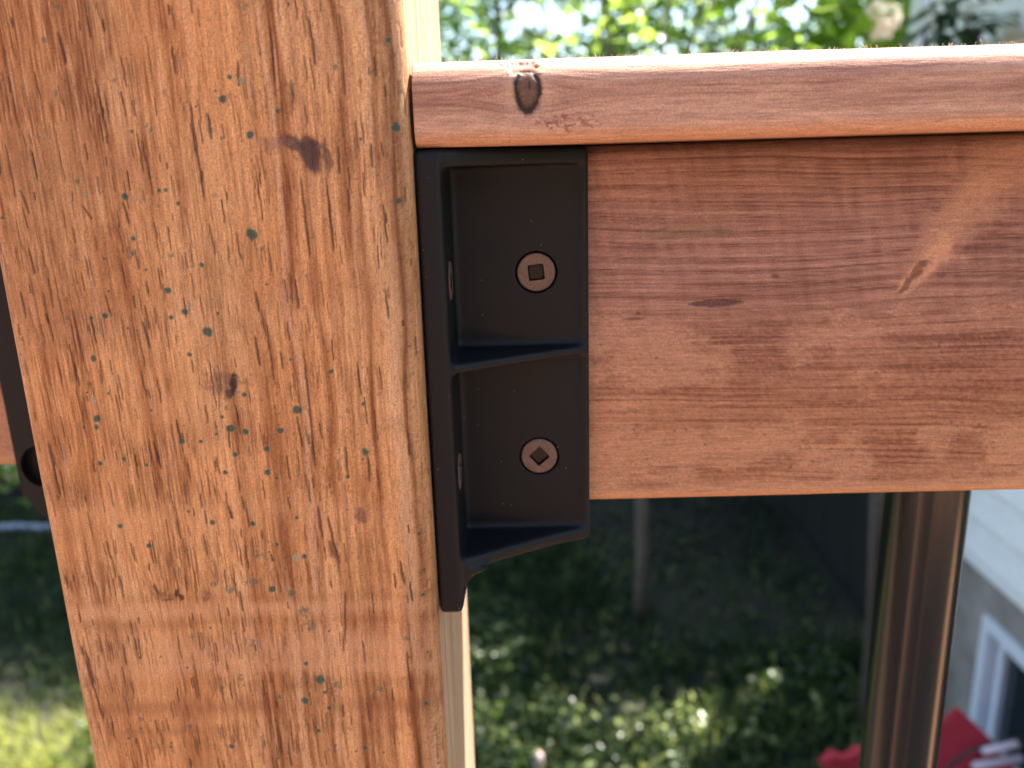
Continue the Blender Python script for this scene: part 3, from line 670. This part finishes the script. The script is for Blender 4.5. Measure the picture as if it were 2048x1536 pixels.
def leaf_cloud(name, P, length, width, mat, parent=None, up=.5, seed=1, kind=None, droop=.3):
    r_ = np.random.default_rng(seed); n = len(P)
    L = length*r_.uniform(.6, 1.3, n); W = width*r_.uniform(.7, 1.25, n)
    d = r_.normal(0, 1, (n, 3)); d[:, 2] = d[:, 2]*.5-droop*.5; d /= np.linalg.norm(d, axis=1)[:, None]
    h = r_.normal(0, 1, (n, 3)); h[:, 2] += up*3; s = np.cross(d, h); s /= np.linalg.norm(s, axis=1)[:, None]; nn = np.cross(s, d)
    e = lambda a, b, c: P+d*(a*L)[:, None]+s*(b*W)[:, None]+nn*(c*W)[:, None]
    if length > 100:
        V = np.stack([e(-.5, 0, 0), e(-.15, .42, .14), e(.2, .40, .12), e(.5, 0, -.18), e(.2, -.40, .12), e(-.15, -.42, .14), e(0, 0, 0)], 1)
        tri = np.array([[0, 6, 1], [1, 6, 2], [2, 6, 3], [3, 6, 4], [4, 6, 5], [5, 6, 0]])
    else:
        V = np.stack([e(-.5, 0, 0), e(.05, .5, .16), e(.5, 0, -.1), e(.05, -.5, .16), e(.05, 0, 0)], 1)
        tri = np.array([[0, 4, 1], [1, 4, 2], [2, 4, 3], [3, 4, 0]])
    k_ = V.shape[1]; base = (np.arange(n)*k_)[:, None]
    F = (base[:, :, None]+tri[None]).reshape(-1, 3)
    me = np_mesh(name, V.reshape(-1, 3), F); cc = np.repeat(r_.random(n), k_); set_col(me, 'Col', np.repeat(cc[:, None], 3, 1))
    o = link(name, me, mat, parent)
    if kind: tag(o, kind=kind)
    return o
def grass():
    r_ = np.random.default_rng(5); n = 90000
    x = r_.uniform(-3600, 1310, n); y = r_.uniform(1750, 4150, n)
    dens = fbm(x*.004, y*.004, 81, 3); keep = r_.random(n) < (sstep(.15, .38, dens)*.85+.15)*(1-.9*sstep(350, 750, x+.4*(y-2600))*sstep(2450, 2750, y))
    x, y = x[keep], y[keep]; n = len(x); dens = dens[keep]
    h = r_.uniform(30, 80, n)*(.6+dens); wd = r_.uniform(2.0, 4.5, n); a = r_.uniform(0, 2*math.pi, n); ln = r_.uniform(.1, .9, n)*h
    dx, dy = np.cos(a), np.sin(a); b = r_.uniform(0, 2*math.pi, n); z0 = G-14
    sx, sy = np.cos(b)*wd, np.sin(b)*wd
    V = np.stack([np.stack([x-sx, y-sy, x*0+z0], -1), np.stack([x+sx, y+sy, x*0+z0], -1),
                  np.stack([x+sx*.8+dx*ln*.35, y+sy*.8+dy*ln*.35, z0+h*.62], -1), np.stack([x-sx*.8+dx*ln*.35, y-sy*.8+dy*ln*.35, z0+h*.62], -1),
                  np.stack([x+dx*ln, y+dy*ln, z0+h], -1), np.stack([x+dx*ln-sx*.2, y+dy*ln-sy*.2, z0+h], -1)], 1).reshape(-1, 3)
    bs = (np.arange(n)*6)[:, None, None]; F = (bs+np.array([[0, 1, 2, 3], [3, 2, 4, 5]])[None]).reshape(-1, 4)
    me = np_mesh('lawn_grass', V, F); t_ = r_.random(n)[:, None]
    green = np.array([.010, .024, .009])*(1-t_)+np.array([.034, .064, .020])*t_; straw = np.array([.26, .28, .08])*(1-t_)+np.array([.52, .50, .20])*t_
    dry_lit = sstep(2380, 2200, y+180*(dens-.5)+60*(r_.random(n)-.5))*sstep(-1000, -1300, x)*.9                # straw turf, coloured extra pale where the sun falls
    dry_lit = np.maximum(dry_lit, (r_.random(n) < .07)*.6)[:, None]
    set_col(me, 'Col', np.repeat(green*(1-dry_lit)+straw*dry_lit, 6, 0))
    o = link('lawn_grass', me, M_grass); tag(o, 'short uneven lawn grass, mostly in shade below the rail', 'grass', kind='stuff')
    m = 15000; P = np.stack([r_.uniform(-1500, 1250, m), r_.uniform(1800, 3500, m), G+r_.uniform(5, 70, m)], -1)
    k = (fbm(P[:, 0]*.003, P[:, 1]*.003, 85, 2) > .42) & (r_.random(m) > .93*sstep(350, 750, P[:, 0]+.4*(P[:, 1]-2600))*sstep(2450, 2750, P[:, 1])); P = P[k]
    o = leaf_cloud('lawn_weeds', P, 34, 26, leaf_mat('clover_leaf', (.010, .025, .009), (.09, .13, .04), .5, .35), up=.9, seed=8, kind='stuff', droop=0)
    tag(o, 'small rounded clover and weed leaves among the lawn grass', 'weeds')
grass()
def near_weeds():
    r_ = np.random.default_rng(16); m = 1500
    P = np.stack([r_.uniform(-300, 1200, m), 2215-abs(r_.normal(0, 200, m)), G+r_.uniform(10, 120, m)], -1)
    P = P[fbm(P[:, 0]*.011, P[:, 1]*.011, 87, 2) > .52]
    o = leaf_cloud('sunlit_weeds', P, 34, 17, leaf_mat('pale_weed_leaf', (.025, .045, .012), (.40, .45, .15), .35, .28, tcol=(1.3, 1.3, .8), pos=.6), up=1.0, seed=18, kind='stuff', droop=0)  # leaf colour raised to brighten the sun dapples
    tag(o, 'taller pale weeds catching the sun at the bottom of the picture', 'weeds')
near_weeds()
def long_blades():
    r_ = np.random.default_rng(17); V, F = [], []
    for _ in range(260):
        x, y = r_.uniform(-300, 1150), 2230-abs(r_.normal(0, 180)); h = r_.uniform(50, 120); a = r_.uniform(0, 6.28); l = r_.uniform(.3, 1.2)*h; w_ = r_.uniform(1.6, 3.2); i0 = len(V)
        for j in range(6):
            t = j/5; c = np.array([x+math.cos(a)*l*t**1.8, y+math.sin(a)*l*t**1.8, G-5+h*math.sin(t*1.5)]); s_ = np.array([-math.sin(a), math.cos(a), 0])*w_*(1-.85*t)
            V += [c-s_, c+s_]
            if j: F.append((i0+2*j-2, i0+2*j-1, i0+2*j+1, i0+2*j))
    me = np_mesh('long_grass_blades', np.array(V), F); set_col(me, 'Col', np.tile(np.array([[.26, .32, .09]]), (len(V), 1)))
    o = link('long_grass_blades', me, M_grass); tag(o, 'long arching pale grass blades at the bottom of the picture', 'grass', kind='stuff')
long_blades()
# dark mulch at the foot of the hedge
def mulch():
    r_ = np.random.default_rng(15); n = 9000
    P = np.stack([r_.uniform(-3600, 1310, n), r_.uniform(3350, 4800, n), G+r_.uniform(-6, 20, n)], -1)
    o = leaf_cloud('bark_mulch', P, 40, 22, simple('dark_mulch', (.030, .022, .020), .9, 30, .4), up=.9, seed=9, kind='stuff', droop=0)
    tag(o, 'dark purplish bark mulch in the bed before the hedge', 'mulch')
mulch()

# ------------------------------------------------------------------ hedge
M_bark = simple('grey_brown_bark', (.10, .075, .055), .85, 60, .35, bump=.6, dist=.003)
M_hedge = leaf_mat('hedge_leaf', (.08, .14, .03), (.22, .29, .08), .6, .30, tcol=(2.7, 2.7, 1.6))
M_broad = leaf_mat('broad_leaf', (.08, .15, .02), (.17, .25, .05), .5, .35, tcol=(2.0, 2.3, .7))
M_dark = leaf_mat('dark_leaf', (.025, .055, .02), (.05, .09, .035), .25, .3)
def shrub(cx, cy, wx, wy, z0, z1, n, label, seed, mat=M_hedge, ln=62, wd=30):
    root = empty('hedge_shrub', (cx, cy, G)); tag(root, label, 'hedge', 'hedge shrubs behind the lawn')
    r_ = np.random.default_rng(seed); bm = bmesh.new()
    for k in range(7):
        a = r_.uniform(0, 6.28); x = r_.normal(0, wx*.18); y = r_.normal(0, wy*.2); p = [(x*.4, y*.4, -20)]
        for j in range(1, 7): p.append((x+r_.normal(0, 40)+x*j*.25, y+r_.normal(0, 30), j*(z1-G)/6.4))
        tube(bm, p, [20, 17, 14, 11, 8, 6, 3], 7)
    bm_obj('stems', bm, M_bark, root, True)
    m = int(n*1.9); H = z1-z0
    P = np.stack([r_.uniform(-.5, .5, m)*wx, r_.normal(0, .30, m)*wy, z0-G+H*r_.random(m)], -1)
    g = fbm(P[:, 0]*.005+seed, P[:, 2]*.005, 91, 3); q = (np.abs(P[:, 0])/(wx*.5))**4
    k = (g > .36+.10*q); P = P[k][:n]
    rag = sstep(z1-G-350, z1-G, P[:, 2]+250*(fbm(P[:, 0]*.006, P[:, 0]*0, 92, 2)-.5)); P = P[r_.random(len(P)) > rag*.7]
    leaf_cloud('crown', P, ln, wd, mat, root, up=.6, seed=seed)
shrub(-3150, 4500, 1700, 520, G+60, 3450, 23930, 'hedge shrub at the far left, dark behind the strap plate', 21, ln=66, wd=36)
shrub(-1650, 4550, 1650, 520, G+60, 3450, 20248, 'hedge shrub hidden mostly behind the wide post', 22, ln=66, wd=36)
shrub(-200, 4500, 1600, 520, G+60, 3550, 29912, 'bright green hedge shrub directly right of the post above the cap board', 23, ln=66, wd=36)
shrub(1150, 4550, 1500, 520, G+60, 3550, 27611, 'small-leaved green hedge shrub in the middle above the cap board', 24, ln=66, wd=36)
shrub(2600, 4650, 1700, 520, G+60, 3450, 16567, 'hedge shrub behind the flowering bush, near the house corner', 25, ln=66, wd=36)

shrub(3500, -900, 1500, 4500, G+60, 1400, 22000, 'hedge shrub beside the deck, beyond the right picture edge', 26, ln=90, wd=50)  # added out of view to darken the baluster's right-hand reflection
def flower_bush():
    cx, cy = 1560, 3550
    root = empty('flowering_bush', (cx, cy, G)); tag(root, 'sunlit broad-leaved bush with a pale pink flower head beside the house', 'bush')
    r_ = np.random.default_rng(31); bm = bmesh.new()
    for k in range(8):
        x, y = r_.normal(0, 90), r_.normal(0, 80)
        tube(bm, [(x*.3, y*.3, -20), (x*.8, y*.8, 900), (x*2.2, y*2, 1900), (x*3.4, y*2.6, 2600)], [16, 13, 8, 4], 6)
    bm_obj('stems', bm, M_bark, root, True)
    P = np.stack([r_.normal(-60, 260, 900), r_.normal(0, 180, 900), r_.uniform(1500, 3000, 900)], -1)
    leaf_cloud('crown', P, 170, 70, M_broad, root, up=.5, seed=32)
    P = np.stack([r_.normal(0, 260, 900), r_.normal(0, 180, 900), r_.uniform(520, 1600, 900)], -1)
    leaf_cloud('lower_leaves', P, 150, 65, M_broad, root, up=.5, seed=33)
    c = on_y(1762, 40, 3300); q = r_.normal(0, 1, (260, 3)); q = q/np.linalg.norm(q, axis=1)[:, None]*r_.uniform(.6, 1, (260, 1))*70
    P = q+(c-np.array([cx, cy, G]))
    leaf_cloud('flower_head', P, 36, 30, simple('pale_pink_petal', (.9, .80, .74), .6, 40, .1), root, up=.5, seed=34)
flower_bush()
def broad_plant():
    cx, cy = 1130, 2130
    root = empty('broad_leaved_plant', (cx, cy, G)); tag(root, 'dark broad-leaved plant in front of the white siding, top right', 'plant')
    r_ = np.random.default_rng(41); bm = bmesh.new(); LV = []
    tips = [on_y(x, y, 2120+dy)-np.array([cx, cy, G]) for x, y, dy in ((1895, 70, 0), (1880, 25, 40), (1935, 35, -30), (1905, 95, 20), (1850, 60, 60), (1960, 55, -10), (1930, 90, 30), (1890, 5, 10), (1950, -20, 0), (1985, 40, 20), (1870, 100, 0), (1915, 60, 0))]
    for i, t in enumerate(tips[:6]):
        b0 = Vector((r_.normal(0, 30), r_.normal(0, 25), -20)); e = Vector(t)
        tube(bm, [b0, b0.lerp(e, .4)+Vector((-30, 20, 0)), b0.lerp(e, .75), e], [13, 11, 8, 4], 7)
    bm_obj('stems', bm, M_bark, root, True)
    for t in tips:
        for k in range(8):
            a = k*2.4+r_.uniform(-.3, .3); el = r_.uniform(-.5, .35); d = Vector((math.cos(a)*math.cos(el), math.sin(a)*math.cos(el), math.sin(el)))
            LV.append((Vector(t)+d*8, d, r_.uniform(62, 95), r_.uniform(13, 19)))
    V, F = [], []
    for p, d, L_, W_ in LV:
        s = d.cross(Vector((0, 0, 1))).normalized(); n_ = s.cross(d); m = 7; i0 = len(V)
        for j in range(m):
            t = j/(m-1); wj = W_*math.sin(math.pi*min(.98, t*.93+.07))**.8; c = p+d*(L_*t)-n_*(L_*.28*t*t)
            V += [c-s*wj+n_*wj*.25, c, c+s*wj+n_*wj*.25]
            if j:
                a = i0+3*j; F += [(a-3, a-2, a+1, a), (a-2, a-1, a+2, a+1)]
    me = np_mesh('leaves', V, F); set_col(me, 'Col', np.repeat(rng.random(len(V))[:, None]*0+.5, 3, 1)); link('leaves', me, M_dark, root)
broad_plant()

# ------------------------------------------------------------------ young tree that shades the near lawn
def tree():
    b0 = (469, 2850); root = empty('young_tree', (*b0, G)); tag(root, 'thin young tree trunk standing in the shaded lawn below the rail', 'tree')
    bm = bmesh.new(); tube(bm, [(0, 0, -40), (4, 0, 300), (-8, 10, 900), (-16, 20, 1300), (0, 30, 1640)], [30, 25, 24, 22, 15], 14)
    r_ = np.random.default_rng(51)
    for k in range(12):
        z = 1500+k*14; a = k*2.4; p = Vector((-8, 26, z)); d = Vector((math.cos(a)*.6, math.sin(a)*.35, 1)); L_ = r_.uniform(700, 1300)
        tube(bm, [p, p+d*L_*.3+Vector((0, 0, 40)), p+d*L_*.65, p+d*L_+Vector((0, 0, 80))], [9, 6, 4, 2], 6)
    bm_obj('trunk', bm, M_bark, root, True)
    n = 1100; q = r_.normal(0, 1, (n, 3)); q = q/np.linalg.norm(q, axis=1)[:, None]*r_.uniform(.2, 1, (n, 1))**.5
    P = q*np.array([950, 520, 800])+np.array([-40, 120, 2750]); k = fbm(P[:, 0]*.005, P[:, 1]*.005+P[:, 2]*.004, 95, 2) > .44
    leaf_cloud('crown', P[k], 80, 48, M_hedge, root, up=.8, seed=52)
tree()

# ------------------------------------------------------------------ house on the right
WX = 1324
def house():
    root = empty('house', (WX, 2700, G)); ox, oy = WX, 2700
    tag(root, 'white sided house wall over a grey basement wall, right of the baluster', 'house')
    M_sid = simple('white_vinyl_siding', (.88, .85, .82), .5, 30, .04)
    M_fnd = simple('grey_parged_foundation', (.29, .25, .22), .9, 9, .25, bump=.5, dist=.004)
    M_win = simple('white_window_frame', (.72, .74, .78), .4, 20, .04)
    M_gl = simple('dark_window_glass', (.02, .025, .03), .06, 4, .2, spec=.8)
    Y0, Y1 = 1150, 2700
    bm = bmesh.new(); box(bm, 22, 4000, Y0-oy+10, -12, 640, 4300); bm_obj('sheathing', bm, M_sid, root)
    wx0, wx1 = 1390-oy, 1945-oy; wz0, wz1 = 95, 545
    bm = bmesh.new()
    for y0, y1, z0, z1 in ((Y0-oy, wx0, -200, 680), (wx1, -6, -200, 680), (wx0, wx1, -200, wz0), (wx0, wx1, wz1, 680)): box(bm, 0, 180, y0, y1, z0, z1)
    bm_obj('foundation', bm, M_fnd, root)
    # starter strip and lapped boards: each is one board with a tilted face and a shadow line
    bm = bmesh.new(); box(bm, -16, 22, Y0-oy, -2, 660, 694, 2); bm_obj('starter_strip', bm, M_sid, root)
    proto = None
    for k in range(27):
        if proto is None:
            bm = bmesh.new(); prism(bm, [(20, 0), (-20, 0), (-21, 3), (-6, 108), (20, 108)], 'y', Y0-oy, -4)
            proto = bm_obj('siding_board', bm, M_sid, root); o = proto
        else:
            o = proto.copy(); scene.collection.objects.link(o); o.parent = root
        o.location.z = (696+k*108.5)*S
    bm = bmesh.new(); box(bm, -30, 60, -60, 28, 690, 3640, 3); bm_obj('corner_trim', bm, M_win, root)
    bm = bmesh.new(); prism(bm, [(Y0-oy-150, 3640), (150, 3640), (150, 3760), (Y0-oy-150, 3760)], 'x', -180, 4000); bm_obj('eave', bm, M_win, root)
    fr = None
    def frame(name, y0, y1, z0, z1, t, xa, xb, parent, mat):
        bm = bmesh.new(); box(bm, xa, xb, y0, y1, z1-t, z1, 2); box(bm, xa, xb, y0, y1, z0, z0+t, 2)
        box(bm, xa+.5, xb-.5, y0+.5, y0+t, z0+t-.5, z1-t+.5); box(bm, xa+.5, xb-.5, y1-t, y1-.5, z0+t-.5, z1-t+.5)
        return bm_obj(name, bm, mat, parent)
    fr = frame('window', wx0, wx1, wz0, wz1, 34, -14, 60, root, M_win)
    frame('sash', wx0+48, wx1-44, wz0+44, wz1-44, 26, 16, 50, fr, M_win)
    bm = bmesh.new(); box(bm, 34, 40, wx0+60, wx1-60, wz0+60, wz1-60); bm_obj('pane', bm, M_gl, fr)
    bm = bmesh.new(); box(bm, 150, 170, wx0, wx1, wz0, wz1); bm_obj('dark_interior', bm, simple('dark_room', (.02, .02, .022), .9, 5), fr)
house()
# dark board fence running on from the house corner
def fence():
    root = empty('board_fence', (1375, 2760, G)); tag(root, 'low dark board fence running back from the house corner', 'fence')
    Mf = simple('black_stained_boards', (.005, .0045, .005), .8, 20, .3, bump=.3, dist=.003)
    p = None
    for k in range(11):
        if p is None:
            bm = bmesh.new(); box(bm, 0, 22, 0, 138, -10, 1380, 2); p = bm_obj('board', bm, Mf, root); o = p
        else: o = p.copy(); scene.collection.objects.link(o); o.parent = root
        o.location = ((3*(k % 2)+k*1.2)*S, k*143*S, 0)
    for z in (250, 1050):
        bm = bmesh.new(); box(bm, 26+10, 70, 0, 11*143, z, z+85); bm_obj('crossbar', bm, Mf, root)
fence()
# pale pipe lying along the bed, left
bm = bmesh.new(); tube(bm, [(-700+i*70, 12*math.sin(i*1.3), 0) for i in range(21)], [19+1.5*(i % 2) for i in range(21)], 10)
pp = bm_obj('garden_pipe', bm, simple('pale_grey_plastic', (.28, .29, .34), .6, 20, .15), None, True)
pp.location = (-2.75, 3.83, G*S+.035); tag(pp, 'pale grey pipe lying across the dark bed at the far left', 'pipe')

# ------------------------------------------------------------------ red folding chair by the basement window
def chair():
    Y = 1640; f = lambda x, y, dy=0: on_y(x, y, Y+dy)
    o0 = f(1920, 1536); root = empty('folding_chair', (o0[0], Y, G))
    tag(root, 'red fabric folding chair with dark tube and white slats by the basement window', 'chair')
    off = np.array([o0[0], Y, G]); V = lambda x, y, dy=0: tuple(f(x, y, dy)-off)
    Mr = simple('red_fabric', (.42, .022, .035), .8, 500, .2, bump=.3, dist=.0006); Mk = simple('black_tube', (.012, .012, .014), .35, 30, .1); Mw = simple('pinkish_white_plastic', (.62, .50, .55), .4, 40, .05)
    def cloth(name, q, th=5, n=10, sag=10, seed=0):
        q = [np.array(p) for p in q]; P = []
        for i in range(n+1):
            for j in range(n+1):
                u, v = i/n, j/n; p = (q[0]*(1-u)+q[1]*u)*(1-v)+(q[3]*(1-u)+q[2]*u)*v
                p = p+np.array([0, sag*math.sin(math.pi*u)*math.sin(math.pi*v)+sag*.5*math.sin(7*u+seed)*math.sin(4*v), 0]); P.append(p)
        P = np.array(P); N_ = len(P); B = P+np.array([0, th, 0]); VV = np.vstack([P, B]); F = []
        id_ = lambda i, j, k=0: i*(n+1)+j+k*N_
        for i in range(n):
            for j in range(n): F += [(id_(i, j), id_(i+1, j), id_(i+1, j+1), id_(i, j+1)), (id_(i, j, 1), id_(i, j+1, 1), id_(i+1, j+1, 1), id_(i+1, j, 1))]
            F += [(id_(i, 0), id_(i, 0, 1), id_(i+1, 0, 1), id_(i+1, 0)), (id_(i, n), id_(i+1, n), id_(i+1, n, 1), id_(i, n, 1)), (id_(0, i), id_(0, i+1), id_(0, i+1, 1), id_(0, i, 1)), (id_(n, i), id_(n, i, 1), id_(n, i+1, 1), id_(n, i+1))]
        link(name, np_mesh(name, VV, F), Mr, root)
    cloth('backrest', [V(1850, 1475, 30), V(1914, 1414, 60), V(1990, 1486, 20), V(1890, 1590, -30)])
    cloth('backrest', [V(1900, 1545, -35), V(1975, 1490, 0), V(2030, 1530, -20), V(1985, 1610, -60)], seed=2)
    cloth('seat', [V(1640, 1560, 10), V(1655, 1515, 30), V(1880, 1500, 60), V(1870, 1600, -10)], sag=14, seed=1)
    bm = bmesh.new(); tube(bm, [V(1640, 1527, 8), V(1663, 1511, 12), V(1690, 1517, 6), V(1712, 1504, 12), V(1745, 1506, 10), V(1790, 1516, 10)], [9, 17, 12, 18, 16, 9], 12)
    bm_obj('rolled_edge', bm, Mr, root, True)
    bm = bmesh.new(); tube(bm, [V(1880, 1560, -45), V(1907, 1526, -40), V(1935, 1505, -38), V(1975, 1492, -34), V(2040, 1478, -30), V(2080, 1475, -20)], 5.5, 10)
    bm_obj('tube', bm, Mk, root, True)
    for a, b in (((1968, 1503), (2034, 1488)), ((1948, 1532), (2042, 1516))):
        bm = bmesh.new(); tube(bm, [V(a[0]-4, a[1]+1, -50), V(*a, -50), V(*b, -44), V(b[0]+3, b[1]-1, -44)], [5, 10, 10, 5], 12); bm_obj('slat', bm, Mw, root, True)
    for x in (-330, -150, 80, 190):
        bm = bmesh.new(); tube(bm, [(x, 40 if x % 4 else -90, 8), (x+40, 10, 190)], 8, 8); bm_obj('leg', bm, Mk, root, True)
chair()
# weathered stake whose top shows at the bottom edge
bm = bmesh.new(); tube(bm, [(0, 0, -60), (0, 0, 120), (2, 0, 150), (2, 0, 158)], [17, 17, 15, 8], 12)
st = bm_obj('garden_stake', bm, simple('weathered_pinkish_wood', (.42, .30, .28), .8, 60, .3), None, True)
p = on_y(1076, 1510, 1960); st.location = (p[0]*S, 1.96, (p[2]-150)*S)
tag(st, 'short weathered stake sticking up from the sunlit weeds at the bottom edge', 'stake')
